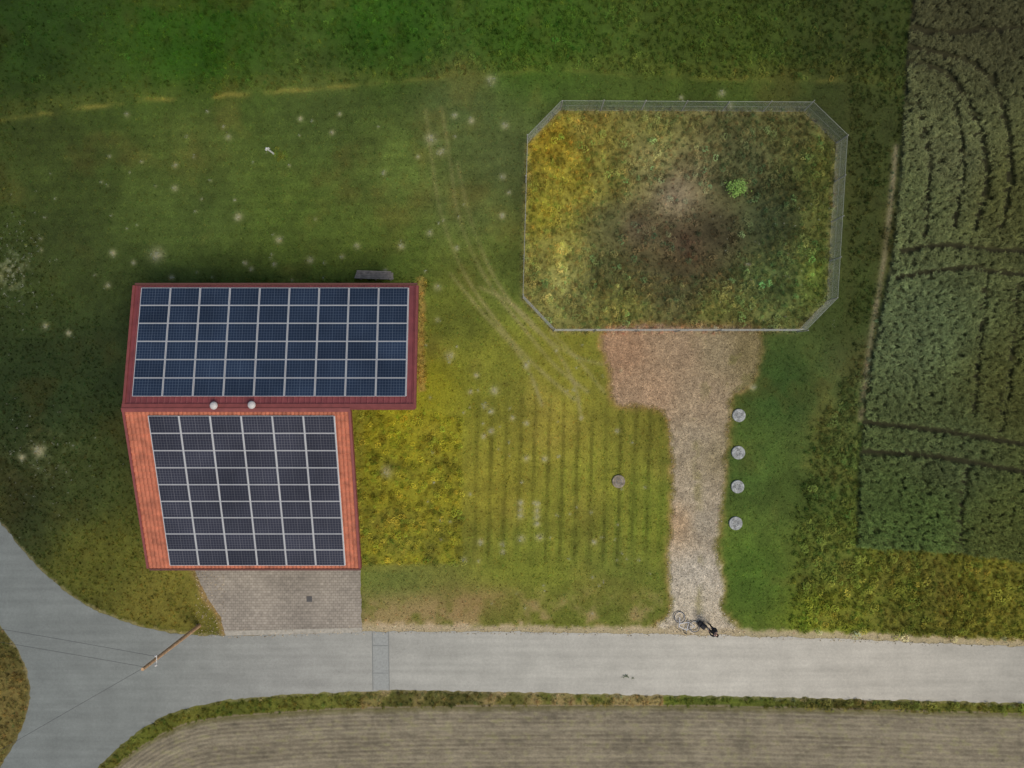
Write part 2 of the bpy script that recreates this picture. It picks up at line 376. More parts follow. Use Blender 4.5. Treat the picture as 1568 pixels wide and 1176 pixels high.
def roadmat():
    m,nt,b=newmat('asphalt_road');b.inputs['Roughness'].default_value=0.95;b.inputs['Specular IOR Level'].default_value=.15
    g=N(nt,'ShaderNodeNewGeometry');sx=N(nt,'ShaderNodeSeparateXYZ');nt.links.new(g.outputs['Position'],sx.inputs[0])
    mr=N(nt,'ShaderNodeMapRange');mr.inputs['From Min'].default_value=-32;mr.inputs['From Max'].default_value=32
    nt.links.new(sx.outputs['X'],mr.inputs['Value'])
    cr=N(nt,'ShaderNodeValToRGB');e=cr.color_ramp.elements
    k=1.02/KH
    e[0].position=0.0;e[0].color=L(104,112,116,k);e[1].position=1.0;e[1].color=L(150,151,149,k)
    for p,c in ((0.14,(112,119,122)),(0.3,(136,140,142)),(0.45,(150,153,153)),(0.7,(165,166,164)),(0.85,(162,162,159))):
        q=e.new(p);q.color=L(*c,k)
    nt.links.new(mr.outputs['Result'],cr.inputs['Fac'])
    cur=cr.outputs['Color']
    def mul(fac):
        nonlocal cur
        vm=N(nt,'ShaderNodeVectorMath',operation='SCALE');nt.links.new(cur,vm.inputs[0]);nt.links.new(fac,vm.inputs['Scale']);cur=vm.outputs['Vector']
    mp=N(nt,'ShaderNodeMapping');mp.inputs['Scale'].default_value=(0.10,2.2,1);nt.links.new(g.outputs['Position'],mp.inputs['Vector'])
    for vec,sc,a in ((mp.outputs[0],1.0,0.10),(g.outputs['Position'],0.7,0.09),(g.outputs['Position'],6,0.06),(g.outputs['Position'],45,0.16)):
        no=N(nt,'ShaderNodeTexNoise');no.inputs['Scale'].default_value=sc;no.inputs['Detail'].default_value=6;nt.links.new(vec,no.inputs['Vector'])
        r=N(nt,'ShaderNodeMapRange');r.inputs['From Min'].default_value=0.3;r.inputs['From Max'].default_value=0.7;r.inputs['To Min'].default_value=1-a;r.inputs['To Max'].default_value=1+a
        nt.links.new(no.outputs['Fac'],r.inputs['Value']);mul(r.outputs['Result'])
    nt.links.new(cur,b.inputs['Base Color']);return m
RM=roadmat()
filled('road',ROADS,0.012,RM,jit=6)
pm=simple('patch_asphalt',L(136,142,146,1/KH),0.95,nscale=8,namt=0.12)
seam=simple('tar_seam',L(112,118,122,1/KH),0.8)
rp=filled('road_repair_patch',[(571,968),(594,968),(596,1056),(572,1056)],0.017,pm)
for xa in (569.5,594.5): filled('tar_seam',[(xa,967),(xa+1.3,967),(xa+2.3,1057),(xa+1,1057)],0.021,seam,parent=rp)
filled('tar_seam',[(571.5,988),(594,988),(594,989.2),(571.5,989.2)],0.021,seam,parent=rp)
filled('tar_seam',[(571.5,1030),(594.5,1030),(594.5,1031),(571.5,1031)],0.021,seam,parent=rp)
# ---------------------------------------------------------------- forecourt
def pavmat():
    m,nt,b=newmat('block_paving');b.inputs['Roughness'].default_value=0.9
    g=N(nt,'ShaderNodeNewGeometry')
    br=N(nt,'ShaderNodeTexBrick');br.inputs['Scale'].default_value=1.0;br.inputs['Brick Width'].default_value=0.24;br.inputs['Row Height'].default_value=0.16;br.inputs['Mortar Size'].default_value=0.01
    k=1.0/KH
    br.inputs['Color1'].default_value=L(144,140,136,k);br.inputs['Color2'].default_value=L(132,128,124,k);br.inputs['Mortar'].default_value=L(104,100,92,k)
    nt.links.new(g.outputs['Position'],br.inputs['Vector'])
    cur=br.outputs['Color']
    for sc,a in ((0.35,.25),(4,.16)):
        no=N(nt,'ShaderNodeTexNoise');no.inputs['Scale'].default_value=sc;no.inputs['Detail'].default_value=7;nt.links.new(g.outputs['Position'],no.inputs['Vector'])
        r=N(nt,'ShaderNodeMapRange');r.inputs['From Min'].default_value=0.3;r.inputs['From Max'].default_value=0.7;r.inputs['To Min'].default_value=1-a;r.inputs['To Max'].default_value=1+a
        nt.links.new(no.outputs['Fac'],r.inputs['Value'])
        vm=N(nt,'ShaderNodeVectorMath',operation='SCALE');nt.links.new(cur,vm.inputs[0]);nt.links.new(r.outputs['Result'],vm.inputs['Scale']);cur=vm.outputs[0]
    nt.links.new(cur,b.inputs['Base Color']);return m
filled('paved_forecourt',COURT,0.03,pavmat(),jit=5)
filled('paved_apron_kerb',[(345,966),(553,961),(554,968),(346,973)],0.036,simple('kerb_stone',L(150,149,145,1/KH),0.9,nscale=6,namt=0.2))
# ---------------------------------------------------------------- lower field
xs=np.concatenate([np.arange(60,1720,5),np.arange(1720,3000,60)]);vs=np.arange(0,300,1.3)
PXg,V=np.meshgrid(xs,vs);E=field_y(PXg)
PYg=E+V
slope=np.gradient(field_y(xs),xs);cs=1/np.sqrt(1+slope**2)
d=V*cs[None,:]
wob=3*(fbm(PXg,PYg,120,44)-.5)
dd=d+wob
row=np.sin(dd/6.6*2*math.pi+1.3*np.sin(dd/23.))*(0.4+0.9*vn(dd/9.,PXg/400.,8))
Zf=0.03+0.014*row+0.035*(fbm(PXg,PYg,6,13)-.5)
Zf*=sstep(-1,6,V);Zf+=0.004
n=fbm(PXg,PYg,60,61);nn=fbm(PXg/6,PYg*1.6,5,62);n5=fbm(PXg,PYg,6,64,2)
fc=np.array([126,121,108.])[None,None]*(0.84+0.26*n+0.26*(nn-.5)+0.04*row+0.32*(n5-.5))[...,None]
gm=(sstep(0.6,0.8,n5)*0.35)[...,None];fc=fc*(1-gm)+np.array([114,118,78.])*gm
em=(sstep(10,0,V+8*(n5-.5))*0.6)[...,None];fc=fc*(1-em)+np.array([95,94,56.])*em
yy=(np.exp(-(((d-34)/6)**2))*0.22+np.exp(-(((d-78)/7)**2))*0.2)[...,None];fc=fc*(1-yy)+np.array([160,156,140.])*yy
fastgrid('harvested_field',(PXg-CX)/S,(CY-PYg)/S,Zf,groundmat('stubble_soil',(7,35),(0.16,0.4),0.9),cols=lin(fc)/KH*.95)
# ---------------------------------------------------------------- vegetation prototypes
MG=instmat('grass_blades');ML=instmat('broad_leaves');MS=instmat('stone_chips')
def tuft(name,n,r,h,w,seed,bend=1.0,mat=MG):
    g=np.random.default_rng(seed);v=[];f=[]
    for i in range(n):
        a=g.uniform(0,2*math.pi);rr=r*g.uniform(0.3,1);hh=h*g.uniform(0.5,1);ww=w*g.uniform(0.6,1.2)
        bx,by=g.normal(0,r*0.3,2);dx,dy=math.cos(a),math.sin(a);sx,sy=-dy*ww,dx*ww
        b=len(v)
        p=[(0,0.0,1.0),(0.55*rr,hh*0.85,0.8),(rr*1.1,hh*(1-0.35*bend),0.05)]
        for (t,z,k) in p:
            v.append((bx+dx*t+sx*k,by+dy*t+sy*k,z));v.append((bx+dx*t-sx*k,by+dy*t-sy*k,z))
        for k in range(2): f.append((b+2*k,b+2*k+1,b+2*k+3,b+2*k+2))
    return meshobj(name,v,f,mat,dolink=False)
def weed(name,n,r,h,seed,ls=0.07,mat=ML):
    g=np.random.default_rng(seed);v=[];f=[]
    for i in range(n):
        a=g.uniform(0,2*math.pi);q=math.sqrt(g.uniform(0,1));cx,cy=q*r*math.cos(a),q*r*math.sin(a);z=h*(1-0.6*q*q)*g.uniform(0.5,1)
        a2=a+g.normal(0,0.7);l=ls*g.uniform(0.6,1.3);wd=l*0.38;dx,dy=math.cos(a2),math.sin(a2);b=len(v);tl=g.uniform(-0.5,0.3)
        v+=[(cx,cy,z),(cx+dx*l*.5-dy*wd,cy+dy*l*.5+dx*wd,z+tl*l*.3),(cx+dx*l,cy+dy*l,z+tl*l),(cx+dx*l*.5+dy*wd,cy+dy*l*.5-dx*wd,z+tl*l*.3)]
        f.append((b,b+1,b+2,b+3))
    for i in range(5):
        b=len(v);a=g.uniform(0,6.28);t=(math.cos(a)*r*.5,math.sin(a)*r*.5,h*.7)
        v+=[(0.01,0,0),(-0.01,0,0),(t[0]-.005,t[1],t[2]),(t[0]+.005,t[1],t[2])];f.append((b,b+1,b+2,b+3))
    return meshobj(name,v,f,mat,dolink=False)
def ears(name,n,r,h,seed):
    g=np.random.default_rng(seed);m=MB()
    for i in range(n):
        x,y=g.normal(0,r*.5,2);lx,ly=g.normal(0,0.05,2);hh=h*g.uniform(.8,1)
        m.bar((x*.6,y*.6,0),(x+lx,y+ly,hh),0.004,n=3)
        m.bar((x+lx,y+ly,hh),(x+lx*2,y+ly*2,hh+.07),0.014,n=3,r2=0.006)
        for q in range(2):
            a=g.uniform(0,6.28);z=hh*g.uniform(.5,.95);l=0.13
            m.quad((x,y,z),(x+math.cos(a)*l*.5-math.sin(a)*.01,y+math.sin(a)*l*.5+math.cos(a)*.01,z+.03),(x+math.cos(a)*l,y+math.sin(a)*l,z-.01),(x+math.cos(a)*l*.5+math.sin(a)*.01,y+math.sin(a)*l*.5-math.cos(a)*.01,z+.03))
    return m.obj(name,[MG],dolink=False)
def stone(name,seed):
    bm=bmesh.new();bmesh.ops.create_icosphere(bm,subdivisions=1,radius=1);g=np.random.default_rng(seed)
    for v in bm.verts: v.co*=g.uniform(.7,1.2);v.co.z*=.6
    me=bpy.data.meshes.new(name);bm.to_mesh(me);bm.free();me.materials.append(MS);return bpy.data.objects.new(name,me)
def flower(name,seed):
    g=np.random.default_rng(seed);v=[];f=[]
    for i in range(5):
        x,y=g.normal(0,.05,2);z=g.uniform(.08,.16);s=g.uniform(.008,.017);b=len(v)
        for k in range(6): v.append((x+s*math.cos(k*1.047),y+s*math.sin(k*1.047),z))
        f.append(tuple(range(b,b+6)))
    return meshobj(name,v,f,ML,dolink=False)
P_short=[tuft('short_tuft_%d'%i,10,0.08,0.05,0.007,i+1) for i in range(4)]
P_tall=[tuft('tall_tuft_%d'%i,20,0.17,0.24,0.010,i+11) for i in range(4)]
P_weed=[weed('weed_%d'%i,34,0.18,0.28,i+21) for i in range(3)]+[tuft('tall_tuft_x',20,0.2,0.3,0.011,44)]
P_crop=[ears('cereal_%d'%i,8,0.10,0.55,i+31) for i in range(4)]
P_stone=[stone('stone_%d'%i,i) for i in range(3)]
P_flow=[flower('flower_%d'%i,i) for i in range(3)]
def gnscatter(name,px,py,z,scale,cols,protos,tilt=0.15):
    n=len(px);me=bpy.data.meshes.new(name);me.vertices.add(n)
    co=np.stack([(px-CX)/S,(CY-py)/S,z],-1).astype(np.float32);me.vertices.foreach_set('co',co.ravel())
    a=me.attributes.new('tcol','FLOAT_COLOR','POINT');c4=np.ones((n,4),np.float32);c4[:,:3]=cols;a.data.foreach_set('color',c4.ravel())
    a=me.attributes.new('scl','FLOAT','POINT');a.data.foreach_set('value',np.asarray(scale,np.float32))
    r=np.stack([rng.normal(0,tilt,n),rng.normal(0,tilt,n),rng.uniform(0,6.283,n)],-1).astype(np.float32)
    a=me.attributes.new('rot','FLOAT_VECTOR','POINT');a.data.foreach_set('vector',r.ravel())
    a=me.attributes.new('pick','INT','POINT');a.data.foreach_set('value',rng.integers(0,len(protos),n).astype(np.int32))
    o=bpy.data.objects.new(name,me);link(o)
    ng=bpy.data.node_groups.new(name+'_gn','GeometryNodeTree')
    ng.interface.new_socket('Geometry',in_out='INPUT',socket_type='NodeSocketGeometry');ng.interface.new_socket('Geometry',in_out='OUTPUT',socket_type='NodeSocketGeometry')
    gi=ng.nodes.new('NodeGroupInput');go=ng.nodes.new('NodeGroupOutput')
    iop=ng.nodes.new('GeometryNodeInstanceOnPoints');iop.inputs['Pick Instance'].default_value=True
    gti=ng.nodes.new('GeometryNodeGeometryToInstance')
    for p in reversed(protos):
        oi=ng.nodes.new('GeometryNodeObjectInfo');oi.inputs['Object'].default_value=p
        ng.links.new(oi.outputs['Geometry'],gti.inputs[0])
    def na(nm,t):
        q=ng.nodes.new('GeometryNodeInputNamedAttribute');q.data_type=t;q.inputs['Name'].default_value=nm
        return [s for s in q.outputs if s.enabled and s.name=='Attribute'][0]
    ng.links.new(gi.outputs[0],iop.inputs['Points']);ng.links.new(gti.outputs[0],iop.inputs['Instance'])
    ng.links.new(na('rot','FLOAT_VECTOR'),iop.inputs['Rotation']);ng.links.new(na('scl','FLOAT'),iop.inputs['Scale']);ng.links.new(na('pick','INT'),iop.inputs['Instance Index'])
    ng.links.new(iop.outputs[0],go.inputs[0])
    md=o.modifiers.new('scatter','NODES');md.node_group=ng
    return o
BARN=np.array([(258,452),(600,452),(620,470),(620,600),(525,600),(525,835),(290,835),(260,600)],float)
def sample(x0,x1,y0,y1,dens):
    n=int((x1-x0)*(y1-y0)/S/S*dens);return rng.uniform(x0,x1,n),rng.uniform(y0,y1,n)
def blocked(x,y):
    rs=sdf(x,y,ROADS)
    sh=np.where((y<1000)&(x>345),-9+14*(rng.random(x.shape)-.6)*1.0,-2)
    n=9*(fbm(x,y,22,5)-.5)+10*(fbm(x,y,7,9,3)-.5)
    return (rs>sh)|(sdf(x,y,GRAV)+n>-2+6*rng.random(x.shape))|(sdf(x,y,COURT)>0)|inpoly(x,y,BARN)|(y>field_y(x)-1)
def tcols(x,y,br=1.1,var=0.28,tint=None):
    c=lin(colour(x,y))/KV*br
    c*=np.clip(rng.normal(1,var,len(x)),.4,1.9)[:,None]
    c[:,0]*=np.clip(rng.normal(1,var*.5,len(x)),.6,1.6)
    if tint is not None:
        m=rng.random(len(x))<tint[0];c[m]=c[m]*np.array(tint[1])
    return np.clip(c,0.004,.9)
XL,XR,YT,YB=-80,1650,-70,1240
# mown lawn
x,y=sample(XL,XR,YT,YB,26)
ok=~blocked(x,y)&(y>mead_y(x)-4)&(sdf(x,y,OCT)<-3)&(sdf(x,y,CROP)<0)
x,y=x[ok],y[ok]
gnscatter('lawn_grass',x,y,gz(x,y),rng.uniform(.6,1.3,len(x)),tcols(x,y,1.3,.25),P_short)
# tall meadow
def tallmask(x,y):
    n=fbm(x,y,30,55)
    m=(y<mead_y(x)+6*(n-.5)*4)
    m|=(x<np.interp(y,[180,300,400,500,800,960],[20,30,70,150,235,300])+60*(n-.5))&(y>180)&(y<960)
    m|=(x>np.interp(y,[540,650,800,960],[1320,1250,1215,1210])+30*(n-.5))&(y>540)
    m|=(x>1300)&(x<1400)&(y<560)&(n>.4)
    m|=(y>835)&(x>1300)
    m|=(y>1052)|((x<60)&(y>960))
    m|=(np.abs(x-645)<11)&(y>425)&(y<600)
    m|=(y>425)&(y<445)&(x>210)&(x<650)
    return m
x,y=sample(XL,XR,YT,YB,20)
ok=~blocked(x,y)&tallmask(x,y)&(sdf(x,y,OCT)<-3)&(sdf(x,y,CROP)<0)
x,y=x[ok],y[ok]
belt=(x>1180)&(y>540)
sc=rng.uniform(.4,1.05,len(x))*np.where((x<300)&(y<960),.7,1.0)*np.where(belt,1.15,1)
gnscatter('meadow_grass',x,y,gz(x,y),sc,tcols(x,y,1.42,.27,(0.05,(1.4,1.3,1.1))),P_tall)
# weeds rectangle, belts
x,y=sample(XL,XR,YT,YB,12)
nn=fbm(x,y,25,66)
belt=(x>np.interp(y,[540,650,800,960],[1325,1260,1225,1225]))&(y>560)&(nn>.46)
ok=(sdf(x,y,WEED)>-2)|belt|((y<mead_y(x)-8)&(nn>.62))|((y<mead_y(x)+2)&(y>mead_y(x)-30)&(x>700)&(nn>.4))
ok&=~blocked(x,y)&(sdf(x,y,CROP)<0)&(sdf(x,y,OCT)<-3)
x,y,belt=x[ok],y[ok],belt[ok]
gnscatter('weeds',x,y,gz(x,y),rng.uniform(.4,1.0,len(x))*np.where(belt,1.3,1),tcols(x,y,1.4,.27),P_weed)
# basin
x,y=sample(790,1310,150,515,34)
bd=sdf(x,y,OCT);n=fbm(x,y,24,12)
ctr=np.hypot((x-1050)/130.,(y-345)/75.)
ok=(bd>-4)&(rng.random(len(x))<np.where(ctr<1,0.35+0.3*n,1.0))
x,y,bd,ctr=x[ok],y[ok],bd[ok],ctr[ok]
gnscatter('basin_grass',x,y,gz(x,y),rng.uniform(.4,1.1,len(x))*np.where(ctr<1,.6,1.),tcols(x,y,1.45,.28,(0.08,(1.4,1.35,1.4))),P_tall)
x,y=sample(800,1300,150,510,10);n=fbm(x,y,26,17);ok=(sdf(x,y,OCT)>2)&(n>.5);x,y=x[ok],y[ok]
gnscatter('basin_weeds',x,y,gz(x,y),rng.uniform(.4,1.2,len(x)),tcols(x,y,1.4,.28,(0.15,(.95,1.35,1.3))),P_weed)
# crop
x,y=sample(1300,1660,-80,880,75)
cs=sdf(x,y,CROP);ok=cs>1
bx=np.interp(y,[0,260,400,560,720,850],[1397,1378,1364,1332,1314,1310])
d=x-bx
rowm=np.sin((d+6*fbm(x,y,90,7))/6.5*2*math.pi)
ok&=(rowm>-0.35)|(rng.random(len(x))<.35)
for t in TRAM: ok&=dline(x,y,t)>4.6+1.5*rng.random(len(x))
for t in TRAMT: ok&=dline(x,y,t)>3.6
x,y,rowm=x[ok],y[ok],rowm[ok]
cc=lin(idw(x,y,CRP)*(0.88+.28*fbm(x,y,40,3))[:,None])/KV*2.25*np.clip(rng.normal(1,.22,len(x)),.4,1.9)[:,None]
gnscatter('cereal_crop',x,y,np.zeros(len(x)),rng.uniform(.65,.85,len(x))+.06*rowm,np.clip(cc,.004,.8),P_crop)
# stones
x,y=sample(910,1180,490,985,60);ok=(sdf(x,y,GRAV)>-5)&(sdf(x,y,ROADS)<3);x,y=x[ok],y[ok]
x2,y2=sample(345,1650,945,990,40);r=-sdf(x2,y2,ROADS);ok=(r<11)&(r>-4)&(rng.random(len(x2))<np.exp(-np.maximum(r,0)/6));x2,y2=x2[ok],y2[ok]
x3,y3=sample(300,345,870,975,50);x=np.concatenate([x,x2,x3]);y=np.concatenate([y,y2,y3])
c=lin(idw(x,y,GRV+[(600,965,164,155,138),(1400,985,160,154,138)],3,15))/KH*np.clip(rng.normal(1.0,.35,len(x)),.4,2)[:,None]
gnscatter('gravel_stones',x,y,np.full(len(x),0.025),rng.uniform(.012,.045,len(x)),np.clip(c,.02,.9),P_stone,1.0)
# flowers
fxs=[];fys=[]
for (a,b,r) in DOTS:
    k=int(r*1.2);fxs+=list(rng.normal(a,r*.4,k));fys+=list(rng.normal(b,r*.4,k))
fxs+=list(rng.normal(18,28,160));fys+=list(rng.normal(415,40,160))
fxs+=list(rng.normal(60,50,90));fys+=list(rng.normal(700,60,90))
fxs+=list(rng.uniform(1100,1290,60));fys+=list(rng.uniform(300,500,60))
x=np.array(fxs);y=np.array(fys);ok=~blocked(x,y);x,y=x[ok],y[ok]
gnscatter('daisies',x,y,gz(x,y),rng.uniform(.7,1.3,len(x)),np.tile(np.array([.36,.37,.29]),(len(x),1)),P_flow)
# ---------------------------------------------------------------- barn
barn=empty('farm_barn',(0,0,0))
zr,zN,zS=6.0,4.9,3.3
XW,XE,XE2=-20.61,-5.17,-8.62
YR,YN,YSo=-1.28,5.38,-10.45
def zup(y): return zr+(zN-zr)*(y-YR)/(YN-YR)
def zlo(y): return zr+(zS-zr)*(y-YR)/(YSo-YR)
maroon=simple('maroon_metal_sheet',L(122,62,68,1/KR),0.55,nscale=1.5,namt=0.2)
orange=simple('orange_tile_sheet',L(180,110,86,1/KR),0.75,nscale=2.2,namt=0.3)
trim=simple('roof_trim',L(128,68,68,1/KR),0.55,nscale=3,namt=0.15)
xs=np.arange(XW,XE+.001,0.03);ys=np.linspace(YR,YN,14);X,Y=np.meshgrid(xs,ys)
prof=np.clip(np.abs(((X-XW)/0.30)%1-0.5)*6-2.1,0,1)*0.035
fastgrid('roof_north_sheet',X,Y,zup(Y)+prof,maroon,parent=barn,smooth=False)
xs=np.arange(XW,XE2+.001,0.035);ys=np.arange(YSo,YR+.001,0.035);X,Y=np.meshgrid(xs,ys)
course=((Y-YR)/0.35)%1
prof=0.05*np.abs(np.sin((X-XW)/0.22*math.pi))+0.06*(1-course)
fastgrid('roof_south_tiles',X,Y,zlo(Y)+prof,orange,parent=barn,smooth=False)
m=MB()
def slab(x0,x1,ya,yb,zf,t0,t1,mi=0):
    b=len(m.v)
    for (x,y) in ((x0,ya),(x1,ya),(x1,yb),(x0,yb)): m.v.append((x,y,zf(y)+t0))
    for (x,y) in ((x0,ya),(x1,ya),(x1,yb),(x0,yb)): m.v.append((x,y,zf(y)+t1))
    m.f.extend([(b,b+3,b+2,b+1),(b+4,b+5,b+6,b+7),(b,b+1,b+5,b+4),(b+1,b+2,b+6,b+5),(b+2,b+3,b+7,b+6),(b+3,b,b+4,b+7)]);m.m.extend([mi]*6)
slab(XW+.02,XE-.02,YR+.01,YN-.02,zup,-.16,-.02,1)
slab(XW+.02,XE2-.02,YSo+.02,YR-.01,zlo,-.16,-.02,1)
slab(XW-.07,XW+.07,YR,YN,zup,-.2,.06);slab(XE-.07,XE+.07,YR-.03,YN,zup,-.2,.06)
slab(XW-.07,XW+.06,YSo,YR,zlo,-.2,.12);slab(XE2-.06,XE2+.07,YSo,YR-.12,zlo,-.2,.12)
slab(XE2,XE,YR-.09,YR,zup,-.22,.05)
slab(XW-.08,XE,YR+.004,YR+.24,zup,.04,.085)
slab(XW-.08,XE2+.06,YR-.2,YR+.004,zlo,.115,.14)
m.obj('roof_trim_and_soffit',[trim,simple('soffit_wood',L(120,92,66),0.8,nscale=3)],barn)
m=MB()
m.bar((XW,YN+.09,zN-.1),(XE,YN+.09,zN-.1),.07,n=8);m.bar((XW,YSo-.09,zS-.1),(XE2,YSo-.09,zS-.1),.07,n=8)
m.bar((XW+1,YSo-.09,zS-.1),(XW+1,YSo-.09,0.1),.04,n=8);m.bar((XE2-1,YSo-.09,zS-.1),(XE2-1,YSo-.09,0.1),.04,n=8)
m.obj('gutters',[simple('copper_gutter',L(120,78,70),.5,.3)],barn)
wallm=simple('timber_cladding',L(112,84,60),0.85,nscale=4,namt=.3)
m=MB()
wx0,wx1,wx2=-20.1,-6.05,-9.95;wyN,wyS,wyM=4.9,-9.95,-1.75
def wall(a,b,za,zb):
    k=len(m.v);m.v+=[(a[0],a[1],0),(b[0],b[1],0),(b[0],b[1],zb),(a[0],a[1],za)];m.f.append((k,k+1,k+2,k+3));m.m.append(0)
    l=math.hypot(b[0]-a[0],b[1]-a[1]);n=int(l/.3)
    for i in range(n+1):
        t=i/n;x=a[0]+(b[0]-a[0])*t;y=a[1]+(b[1]-a[1])*t;z=za+(zb-za)*t
        m.box(x-.02,x+.02,y-.02,y+.02,0,z,0)
wall((wx0,wyN),(wx1,wyN),zup(wyN)-.17,zup(wyN)-.17)
wall((wx1,wyN),(wx1,YR-0.0),zup(wyN)-.17,zr-.17)
wall((wx1,YR),(wx2,YR),zr-.17,zr-.17)
wall((wx2,YR),(wx2,wyS),zr-.17,zlo(wyS)-.17)
wall((wx2,wyS),(wx0,wyS),zlo(wyS)-.17,zlo(wyS)-.17)
wall((wx0,wyS),(wx0,YR),zlo(wyS)-.17,zr-.17);wall((wx0,YR),(wx0,wyN),zr-.17,zup(wyN)-.17)
m.obj('walls',[wallm],barn)
m=MB()
for a in (-18.9,-15.9,-12.9):
    m.box(a,a+2.6,wyS-.09,wyS-.03,0.03,2.7,0)
    for k in range(5): m.box(a+.05,a+2.55,wyS-.11,wyS-.092,.15+k*.52,.55+k*.52,0)
m.box(wx1+.03,wx1+.08,1.0,2.0,0.03,2.1,0)
m.obj('doors',[simple('door_green',L(70,90,70),.6)],barn)
m=MB()
for yy in (-4,-6.5): m.box(wx2+.03,wx2+.06,yy-.6,yy+.6,1.2,2.1,0)
m.obj('windows',[simple('window_glass',(.02,.03,.04,1),.1)],barn)
# solar panels
def panelmat(name,cell,line,frame):
    m,nt,b=newmat(name);b.inputs['Roughness'].default_value=.22;b.inputs['IOR'].default_value=1.45
    uv=N(nt,'ShaderNodeUVMap');sp=N(nt,'ShaderNodeSeparateXYZ');nt.links.new(uv.outputs[0],sp.inputs[0])
    def mt(op,a,bv=None,c=None):
        q=N(nt,'ShaderNodeMath',operation=op)
        for i,vv in enumerate((a,bv,c)):
            if vv is None: continue
            if isinstance(vv,(int,float)): q.inputs[i].default_value=vv
            else: nt.links.new(vv,q.inputs[i])
        return q.outputs[0]
    def gridline(s,n,w):
        f=mt('FRACT',mt('MULTIPLY',s,n));e=mt('MINIMUM',f,mt('SUBTRACT',1.0,f));return mt('LESS_THAN',e,w)
    fu=mt('FRACT',sp.outputs[0]);pid=N(nt,'ShaderNodeTexWhiteNoise',noise_dimensions='1D');nt.links.new(mt('FLOOR',mt('ADD',sp.outputs[0],.0001)),pid.inputs['W'])
    u=mt('DIVIDE',mt('SUBTRACT',fu,.03),.94);v=mt('DIVIDE',mt('SUBTRACT',sp.outputs[1],.045),.91)
    g=mt('MAXIMUM',gridline(u,10,.05),gridline(v,6,.05))
    mid=mt('LESS_THAN',mt('ABSOLUTE',mt('SUBTRACT',u,.5)),.008);g=mt('MAXIMUM',g,mid)
    no=N(nt,'ShaderNodeTexNoise');no.inputs['Scale'].default_value=.35;no.inputs['Detail'].default_value=4
    g2=N(nt,'ShaderNodeNewGeometry');nt.links.new(g2.outputs['Position'],no.inputs['Vector'])
    mx=N(nt,'ShaderNodeMix',data_type='RGBA');mx.inputs[6].default_value=cell;mx.inputs[7].default_value=line;nt.links.new(g,mx.inputs[0])
    ue=mt('MINIMUM',fu,mt('SUBTRACT',1.0,fu));ve=mt('MINIMUM',sp.outputs[1],mt('SUBTRACT',1.0,sp.outputs[1]))
    fr=mt('MAXIMUM',mt('LESS_THAN',ue,.016),mt('LESS_THAN',ve,.020))
    r=N(nt,'ShaderNodeMapRange');r.inputs['From Min'].default_value=.3;r.inputs['From Max'].default_value=.7;r.inputs['To Min'].default_value=.7;r.inputs['To Max'].default_value=1.2
    nt.links.new(no.outputs['Fac'],r.inputs['Value'])
    r2=mt('MULTIPLY',r.outputs['Result'],mt('MULTIPLY_ADD',pid.outputs['Value'],.35,.83))
    vm=N(nt,'ShaderNodeVectorMath',operation='SCALE');nt.links.new(mx.outputs[2],vm.inputs[0]);nt.links.new(r2,vm.inputs['Scale'])
    mx2=N(nt,'ShaderNodeMix',data_type='RGBA');nt.links.new(fr,mx2.inputs[0]);nt.links.new(vm.outputs[0],mx2.inputs[6]);mx2.inputs[7].default_value=frame
    nt.links.new(mx2.outputs[2],b.inputs['Base Color'])
    nt.links.new(mt('MULTIPLY_ADD',fr,.3,.2),b.inputs['Roughness']);return m
def array(name,xa,xb,nx,ya,yb,ny,zf,mat,shear=0):
    v=[];f=[];uv=[];dx=(xb-xa)/nx;dy=(yb-ya)/ny;g=.012;e=.0005
    for i in range(nx):
        for j in range(ny):
            x0=xa+i*dx+g+.006;x1=xa+(i+1)*dx-g-.006;y0=ya+j*dy+g*.5;y1=ya+(j+1)*dy-g*.5;b=len(v)
            t1,t2,t3=rng.normal(0,.004,3);P=i*ny+j
            for (x,y) in ((x0,y0),(x1,y0),(x1,y1),(x0,y1)): v.append((x,y,zf(y)+.12))
            for (x,y,t) in ((x0,y0,t1),(x1,y0,t2),(x1,y1,t3),(x0,y1,t1-t2+t3)): v.append((x,y,zf(y)+.16+t))
            fs=[(b+4,b+5,b+6,b+7),(b,b+3,b+2,b+1),(b,b+1,b+5,b+4),(b+1,b+2,b+6,b+5),(b+2,b+3,b+7,b+6),(b+3,b,b+4,b+7)]
            f+=fs;uv+=[(P+e,0),(P+1-e,0),(P+1-e,1),(P+e,1)]+[(P+e,0)]*20
    o=meshobj(name,v,f,mat,barn);ul=o.data.uv_layers.new(name='UVMap')
    ul.data.foreach_set('uv',np.array(uv,np.float32).ravel())
    return o
FRM=(.60,.61,.61,1)
array('solar_panels_north',-20.16,-5.62,9,-0.66,5.24,6,zup,panelmat('panel_blue',(.015,.028,.056,1),(.09,.12,.16,1),FRM))
array('solar_panels_south',-19.33,-9.42,6,-10.26,-1.68,9,zlo,panelmat('panel_dark',(.028,.029,.043,1),(.14,.14,.15,1),FRM))
m=MB()
for i in range(10):
    x=-20.16+i*(14.54/9); m.bar((x,-.64,zup(-.64)+.09),(x,5.22,zup(5.22)+.09),.022,n=4)
for i in range(7):
    x=-19.33+i*(9.91/6); m.bar((x,-10.24,zlo(-10.24)+.11),(x,-1.7,zlo(-1.7)+.11),.022,n=4)
m.obj('panel_rails',[simple('aluminium',(.75,.75,.73,1),.4,.5)],barn)
for (px,py) in ((328,621),(386,620)):
    m=MB();x,y,_=W(px,py,6.2)
    m.lathe((x,y,6.0),[(.10,0),(.10,.22),(.19,.22),(.21,.28),(.16,.36),(.06,.41)],20)
    m.obj('roof_vent',[simple('vent_plastic',(.6,.57,.53,1),.5)],barn,smooth=False)
